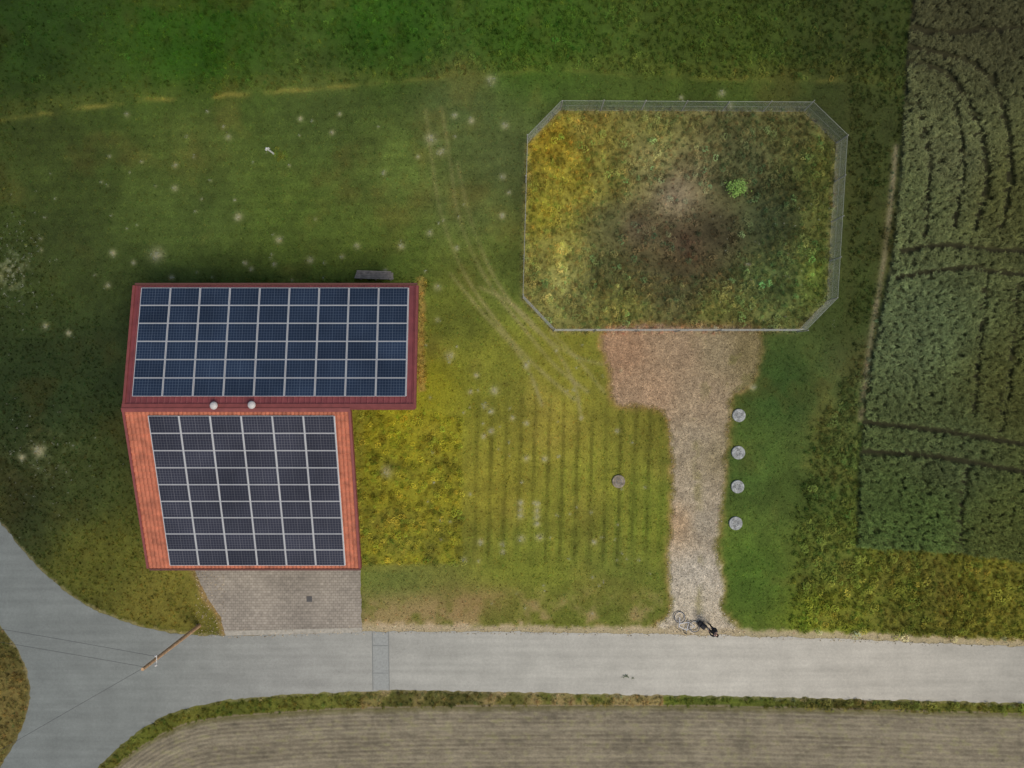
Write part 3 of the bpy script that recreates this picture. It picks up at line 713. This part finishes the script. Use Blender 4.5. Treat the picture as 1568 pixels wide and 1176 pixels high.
# ---------------------------------------------------------------- fence
wf=empty('wire_mesh_fence')
gal=simple('galvanised_wire',(.46,.47,.42,1),.6,.1)
m=MB();mp=MB()
for i in range(8):
    a=OCT[i];b=OCT[(i+1)%8];A=Vector(((a[0]-CX)/S,(CY-a[1])/S,0));B=Vector(((b[0]-CX)/S,(CY-b[1])/S,0));l=(B-A).length;d=(B-A)/l
    n=max(1,round(l/2.4))
    for k in range(n):
        p=A+d*(l*k/n)+Vector((rng.normal(0,.02),rng.normal(0,.02),0));mp.bar(p,p+Vector((rng.normal(0,.03),rng.normal(0,.03),zF+.06)),.03,n=8)
    for z in (0.08,.8,zF): m.bar(A+Vector((0,0,z)),B+Vector((0,0,z)),.004 if z<zF else .009)
    sp=.13;q=int(l/sp)
    for k in range(-int(zF/sp),q):
        for sgn in (0,1):
            s0=k*sp;s1=s0+zF
            z0,z1=(0.03,zF) if sgn==0 else (zF,0.03)
            ta=0.0;tb=1.0
            if s0<0: ta=-s0/zF
            if s1>l: tb=(l-s0)/zF
            if tb<=ta: continue
            pa=A+d*(s0+zF*ta)+Vector((0,0,z0+(z1-z0)*ta));pb=A+d*(s0+zF*tb)+Vector((0,0,z0+(z1-z0)*tb))
            m.bar(pa,pb,.0025,n=3)
m.obj('chain_link_mesh',[gal],wf);mp.obj('posts',[simple('fence_post',(.34,.33,.29,1),.8,nscale=5)],wf)
# ---------------------------------------------------------------- manhole covers
for i,(px,py,r,t) in enumerate([(1131,636,.40,0),(1130,693,.41,0),(1129,745,.40,0),(1126,801,.41,0),(947,737,.40,1)]):
    x,y,_=W(px,py);m=MB()
    col=(.34,.35,.33,1) if t==0 else (.26,.22,.16,1)
    m.lathe((0,0,0),[(r,0),(r,.10),(r-.02,.12),(r*.72,.12),(r*.70,.105),(r*.68,.105),(r*.66,.125),(.10,.13),(.09,.11),(.03,.11)],36)
    for k in range(8):
        a=k*math.pi/4;m.box(math.cos(a)*r*.4-.03,math.cos(a)*r*.4+.03,math.sin(a)*r*.4-.03,math.sin(a)*r*.4+.03,.127,.137,1)
    o=m.obj('manhole_cover' if i==0 else 'manhole_cover.%03d'%i,[simple('concrete_cover_%d'%i,col,.9,nscale=6,namt=.5,bump=.4),simple('cast_iron_%d'%i,(.16,.16,.15,1),.6)])
    o.location=(x,y,0);o.rotation_euler=(0,0,i*1.3)
m=MB();x,y,_=W(474,917);m.box(-.17,.17,-.17,.17,.0,.045);
for k in range(5): m.box(-.13,.13,-.13+k*.06,-.10+k*.06,.045,.052)
o=m.obj('drain_grate',[simple('grate_iron',(.10,.095,.09,1),.6)]);o.location=(x,y,0)
# ---------------------------------------------------------------- marker post
mpst=MB();mpst.lathe((0,0,0),[(.05,0),(.05,1.3),(.06,1.3),(.06,1.38),(.03,1.42)],12);mpst.box(-.13,.13,-.012,.012,1.05,1.3,0)
x,y,_=W(420,236);o=mpst.obj('marker_post',[simple('white_paint',(.78,.78,.74,1),.5)]);o.location=(x,y,0);o.rotation_euler=(0.04,-.05,.6)
x=rng.normal(429,6,26);y=rng.normal(237,4.5,26)
gnscatter('post_weeds',x,y,gz(x,y),rng.uniform(.5,1.0,26),tcols(x,y,1.3,.3,(.5,(1.4,1.3,.9))),P_weed)
# ---------------------------------------------------------------- timber bench
m=MB();x0,y0=W(576,430)[:2]
for k in range(5): m.box(-1.15+.03*k,1.2-.04*k,-.24+k*.1,-.155+k*.1,.75,.79)
for xx in (-.9,0,.9): m.box(xx-.04,xx+.04,-.22,.24,.0,.75)
m.box(-1.1,1.1,-.2,.22,.35,.39)
o=m.obj('wooden_workbench',[simple('weathered_wood',(.26,.23,.19,1),.9,nscale=5,namt=.35)]);o.location=(x0,y0+.25,0);o.rotation_euler=(0,0,-.03)
# ---------------------------------------------------------------- utility pole
up=empty('utility_pole',((305-CX)/S,(CY-958)/S,0))
zp=6.9;m=MB();m.bar((0,0,0),(0,0,zp),.12,n=14,r2=.085)
m.obj('wooden_pole',[simple('pole_wood',L(170,142,114,1/KH),.85,nscale=6,namt=.25)],up)
m=MB();m.bar((.10,-.3,5.6),(.10,.3,5.6),.025,n=6);m.lathe((.10,.25,5.6),[(.05,.02),(.06,.08),(.03,.1),(.05,.15),(.02,.18)],10);m.lathe((.10,-.25,5.6),[(.05,.02),(.06,.08),(.03,.1),(.05,.15),(.02,.18)],10)
m.obj('insulators',[simple('porcelain',(.6,.59,.55,1),.3)],up)
m=MB()
def wire(p,q,sag):
    P=[Vector(p).lerp(Vector(q),t/20)-Vector((0,0,sag*4*(t/20)*(1-t/20))) for t in range(21)]
    for a,b in zip(P[:-1],P[1:]): m.bar(a,b,.008,n=4)
wire((0,0,6.6),(-40,6,6.9),.7);wire((0,0,6.4),(-38,-22,6.9),.7);wire((.1,.25,5.75),(-40,6.4,6.2),.8)
m.obj('overhead_wires',[simple('wire_black',(.05,.05,.05,1),.5)],up)
# ---------------------------------------------------------------- young tree
yt=empty('young_tree')
bx_,by_=W(1125,290,-1.0)[:2];bz=float(gz(np.array([1125.]),np.array([290.]))[0]);yt.location=(bx_,by_,bz)
m=MB();m.bar((0,0,0),(.02,.02,.9),.03,n=7,r2=.018);g=np.random.default_rng(5);tips=[]
for k in range(12):
    a=k*2.4;z=.35+.05*k;t=(math.cos(a)*.55*g.uniform(.5,1.1),math.sin(a)*.55*g.uniform(.5,1.1),z+.45*g.uniform(.5,1.3));m.bar((0,0,z),t,.012,n=5,r2=.005);tips.append(t)
m.obj('trunk_and_limbs',[simple('bark',(.12,.09,.06,1),.9)],yt)
v=[];f=[]
for t in tips+[(0,0,1.2)]:
    for k in range(55):
        c=np.array(t)*g.uniform(.55,1.05)+g.normal(0,.11,3);a=g.uniform(0,6.28);l=g.uniform(.05,.10);dx,dy=math.cos(a)*l,math.sin(a)*l;b=len(v);tz=g.normal(0,.03,3)
        v+=[c,c+[dx*.5+dy*.4,dy*.5-dx*.4,tz[0]],c+[dx,dy,tz[1]],c+[dx*.5-dy*.4,dy*.5+dx*.4,tz[2]]];f.append((b,b+1,b+2,b+3))
meshobj('leaves',v,f,simple('fresh_leaves',(.28,.46,.09,1),.7,nscale=5,namt=.45),yt)
# ---------------------------------------------------------------- leafy twig on road
v=[];f=[]
for k in range(30):
    c=np.array([g.normal(0,.10),g.normal(0,.04),.02+abs(g.normal(0,.02))]);a=g.uniform(0,6.28);l=.07;dx,dy=math.cos(a)*l,math.sin(a)*l;b=len(v)
    v+=[c,c+[dx*.5-dy*.3,dy*.5+dx*.3,.01],c+[dx,dy,0],c+[dx*.5+dy*.3,dy*.5-dx*.3,.015]];f.append((b,b+1,b+2,b+3))
o=meshobj('fallen_leafy_twig',v,f,simple('twig_leaf',(.09,.13,.05,1),.7));o.location=(*W(958,1035)[:2],.012)
o2=bpy.data.objects.new('fallen_leafy_twig.001',o.data);o2.location=(*W(969,1038)[:2],.012);o2.scale=(.4,.6,.6);link(o2)
# ---------------------------------------------------------------- bicycle (lying on its side)
bk=empty('bicycle');m=MB()
Wr,Wf=(0,0,.34),(1.06,0,.34)
for c in (Wr,Wf):
    m.torus(c,.33,.022,(0,1,0),1);m.torus(c,.30,.01,(0,1,0),0)
    for k in range(14):
        t=k*math.pi/7;m.bar((c[0],c[1],c[2]),(c[0]+.3*math.cos(t),0,c[2]+.3*math.sin(t)),.002,2,n=3)
    m.bar((c[0],-.05,c[2]),(c[0],.05,c[2]),.022,2,n=8)
BB=(.44,0,.30);ST=(.30,0,.78);HT=(.84,0,.84);HB=(.89,0,.68)
for a,b in ((BB,ST),(ST,HT),(BB,HB),(HT,HB)): m.bar(a,b,.024,0,n=8)
for s in (-.05,.05):
    m.bar((0,s,.34),(BB[0],s*.5,BB[2]),.012,0,n=6);m.bar((0,s,.34),(ST[0],s*.3,ST[2]-.05),.012,0,n=6);m.bar((HB[0],s,HB[2]),(1.06,s,.34),.015,0,n=6)
m.bar(ST,(.27,0,.93),.014,2,n=6);m.bar(HT,(.82,0,.98),.014,2,n=6);m.bar((.80,-.30,1.0),(.80,.30,1.0),.014,1,n=6)
for s in (-.3,.3): m.bar((.80,s,1.0),(.68,s*1.02,1.02),.019,1,n=8)
m.lathe((.27,0,.93),[(.03,0),(.09,.02),(.10,.05),(.04,.07)],12,1);m.bar((.27,0,.96),(.42,0,.97),.04,1,n=8,r2=.02)
m.torus((BB[0],.05,BB[2]),.09,.008,(0,1,0),2)
m.bar((.44,.07,.30),(.54,.07,.18),.01,2);m.bar((.44,-.07,.30),(.34,-.07,.42),.01,2);m.box(.50,.58,.07,.17,.16,.19,1);m.box(.30,.38,-.17,-.07,.41,.44,1)
m.box(-.22,.22,-.07,.07,.72,.735,2)
o=m.obj('frame_and_wheels',[simple('white_frame_paint',(.72,.72,.72,1),.3),simple('black_rubber',(.02,.02,.02,1),.6),simple('steel_parts',(.5,.5,.5,1),.35,.7)],bk)
o.rotation_euler=(math.radians(-80),0,0);o.location=(0,0,.09)
fr=np.array(W(1043,936)[:2]);re=np.array(W(1067,951)[:2]);dirv=fr-re;ang=math.atan2(dirv[1],dirv[0])
bk.location=(re[0],re[1],.0);bk.rotation_euler=(0,0,ang)
# ---------------------------------------------------------------- skin helper
def skin(name,V,E,R,mats,parent,pick=None,sub=2,root=0):
    me=bpy.data.meshes.new(name);me.from_pydata([tuple(v) for v in V],E,[]);o=bpy.data.objects.new(name,me);scene.collection.objects.link(o)
    md=o.modifiers.new('s','SKIN');md.use_smooth_shade=True
    for i,r in enumerate(R):
        sv=me.skin_vertices[0].data[i];sv.radius=(r,r) if not isinstance(r,tuple) else r;sv.use_root=(i==root)
    sb=o.modifiers.new('u','SUBSURF');sb.levels=sub;sb.render_levels=sub
    dg=bpy.context.evaluated_depsgraph_get();m2=bpy.data.meshes.new_from_object(o.evaluated_get(dg));m2.name=name
    bpy.data.objects.remove(o)
    m2.materials.clear()
    for k in mats: m2.materials.append(k)
    for p in m2.polygons:
        p.use_smooth=True
        if pick: p.material_index=pick(p.center)
    o=bpy.data.objects.new(name,m2);link(o,parent);return o
per=empty('person')
skinM=simple('skin',(.48,.29,.21,1),.5);jack=simple('navy_jacket',(.018,.02,.032,1),.8,nscale=12,namt=.3);trou=simple('dark_trousers',(.025,.025,.028,1),.85,nscale=12,namt=.3);shoe=simple('shoes',(.04,.035,.03,1),.6);hair=simple('brown_hair',(.035,.022,.014,1),.7,nscale=40,namt=.4)
V=[(0,0,.95),(0,.0,1.12),(0,-.01,1.30),(0,-.01,1.42),(0,.0,1.50),
 (.10,0,.90),(.11,.03,.50),(.12,0,.10),(.12,.14,.045),
 (-.10,0,.90),(-.12,.02,.50),(-.13,-.02,.10),(-.14,.12,.045),
 (.18,-.01,1.41),(.25,.03,1.14),(.13,.25,1.13),(.09,.30,1.14),
 (-.18,-.01,1.41),(-.25,.03,1.14),(-.13,.25,1.13),(-.09,.30,1.14)]
E=[(0,1),(1,2),(2,3),(3,4),(0,5),(5,6),(6,7),(7,8),(0,9),(9,10),(10,11),(11,12),(3,13),(13,14),(14,15),(15,16),(3,17),(17,18),(18,19),(19,20)]
R=[(.15,.11),(.145,.10),(.17,.115),(.13,.09),.055,.095,.062,.045,.042,.095,.062,.045,.042,.068,.048,.036,.03,.068,.048,.036,.03]
skin('body',V,E,R,[trou,jack,skinM,shoe],per,lambda c:3 if c.z<.10 else (0 if c.z<.93 else (2 if (c.y>.255 or c.z>1.475) else 1)))
hv=[(0,0,1.46),(0,.0,1.56),(0,.01,1.66),(0,.0,1.73),(0,.075,1.60),(0,.105,1.655),(.085,0,1.655),(-.085,0,1.655)]
he=[(0,1),(1,2),(2,3),(1,4),(2,5),(2,6),(2,7)]
skin('head',hv,he,[.05,.07,.092,.07,.04,.013,.016,.016],[skinM],per)
skin('hair',[(0,-.02,1.66),(0,-.01,1.72),(0,-.055,1.64),(.03,-.02,1.70),(-.03,-.02,1.70)],[(0,1),(0,2),(1,3),(1,4)],[.09,.078,.075,.07,.07],[hair],per)
m=MB()
for s in (-.033,.033): m.lathe((s,.094,1.668),[(.002,-.009),(.010,-.004),(.010,.004),(.002,.009)],8,0)
m.box(-.024,.024,.098,.104,1.612,1.618,1)
m.obj('eyes_and_mouth',[simple('eye',(.03,.03,.03,1),.2),simple('lips',(.35,.14,.12,1),.5)],per)
for s in (1,-1):
    V=[(s*.09,.30,1.14),(s*.075,.345,1.145)];E=[(0,1)];R=[.028,.03]
    for k in range(4):
        b=len(V);z=1.165-.018*k;ll=[.9,1,.95,.75][k]
        V+=[(s*.068,.365,z),(s*.05,.365+.03*ll,z),(s*.02,.375+.02*ll,z-.004)];E+=[(1,b),(b,b+1),(b+1,b+2)];R+=[.0095,.0085,.0075]
    b=len(V);V+=[(s*.06,.335,1.175),(s*.035,.345,1.19)];E+=[(1,b),(b,b+1)];R+=[.011,.009]
    skin('hand',V,E,R,[skinM],per,sub=1)
m=MB();m.box(-.075,.075,.335,.405,1.13,1.165,0);m.bar((-.05,.37,1.165),(-.05,.37,1.185),.008,n=6);m.bar((.05,.37,1.165),(.05,.37,1.185),.008,n=6);m.box(-.06,.06,.40,.412,1.15,1.24,0)
m.obj('remote_controller',[simple('controller_grey',(.2,.2,.2,1),.5)],per,bevel=.004)
per.location=(*W(1085,958)[:2],.025);per.rotation_euler=(0,0,math.radians(60))
bp=empty('backpack',(*W(1074,956)[:2],.06))
def rbox(name,sx,sy,sz,loc,mat,parent,bv=.06):
    m=MB();m.box(-sx,sx,-sy,sy,-sz,sz);o=m.obj(name,[mat],parent,smooth=True,bevel=bv);o.modifiers['Bevel'].segments=4;o.location=loc;return o
blk=simple('black_nylon',(.014,.014,.016,1),.75,nscale=14,namt=.4)
rbox('main_bag',.17,.26,.12,(0,0,.10),blk,bp);rbox('front_pocket',.13,.15,.05,(0,-.05,.24),blk,bp,.04);rbox('top_flap',.15,.06,.1,(0,.24,.12),blk,bp,.05)
m=MB();m.torus((0,.31,.12),.05,.01,(1,0,0));m.bar((.1,.2,.02),(.24,-.05,.0),.018,n=6);m.bar((-.1,.2,.02),(-.24,-.05,.0),.018,n=6)
m.obj('straps',[blk],bp);bp.rotation_euler=(0,0,.9)
# ---------------------------------------------------------------- light
world=bpy.data.worlds.new('World');scene.world=world;world.use_nodes=True
nt=world.node_tree;bg=nt.nodes['Background'];sky=nt.nodes.new('ShaderNodeTexSky');sky.sky_type='NISHITA';sky.sun_disc=False
el,az=math.radians(58),math.radians(135)
sky.sun_elevation=el;sky.sun_rotation=az;sky.dust_density=3.0
nt.links.new(sky.outputs[0],bg.inputs['Color']);bg.inputs['Strength'].default_value=0.11
sv=Vector((math.sin(az)*math.cos(el),math.cos(az)*math.cos(el),math.sin(el)))
sl=bpy.data.lights.new('sun','SUN');sl.energy=1.5;sl.angle=math.radians(22);sl.color=(1,.92,.78)
so=bpy.data.objects.new('sun',sl);link(so);so.rotation_euler=(-sv).to_track_quat('-Z','Y').to_euler()
# ---------------------------------------------------------------- camera
cd=bpy.data.cameras.new('camera');cam=bpy.data.objects.new('camera',cd);link(cam);cam.location=(0,0,H)
cd.sensor_width=36;cd.lens=36*H/(1568/S);cd.clip_end=3000
scene.camera=cam
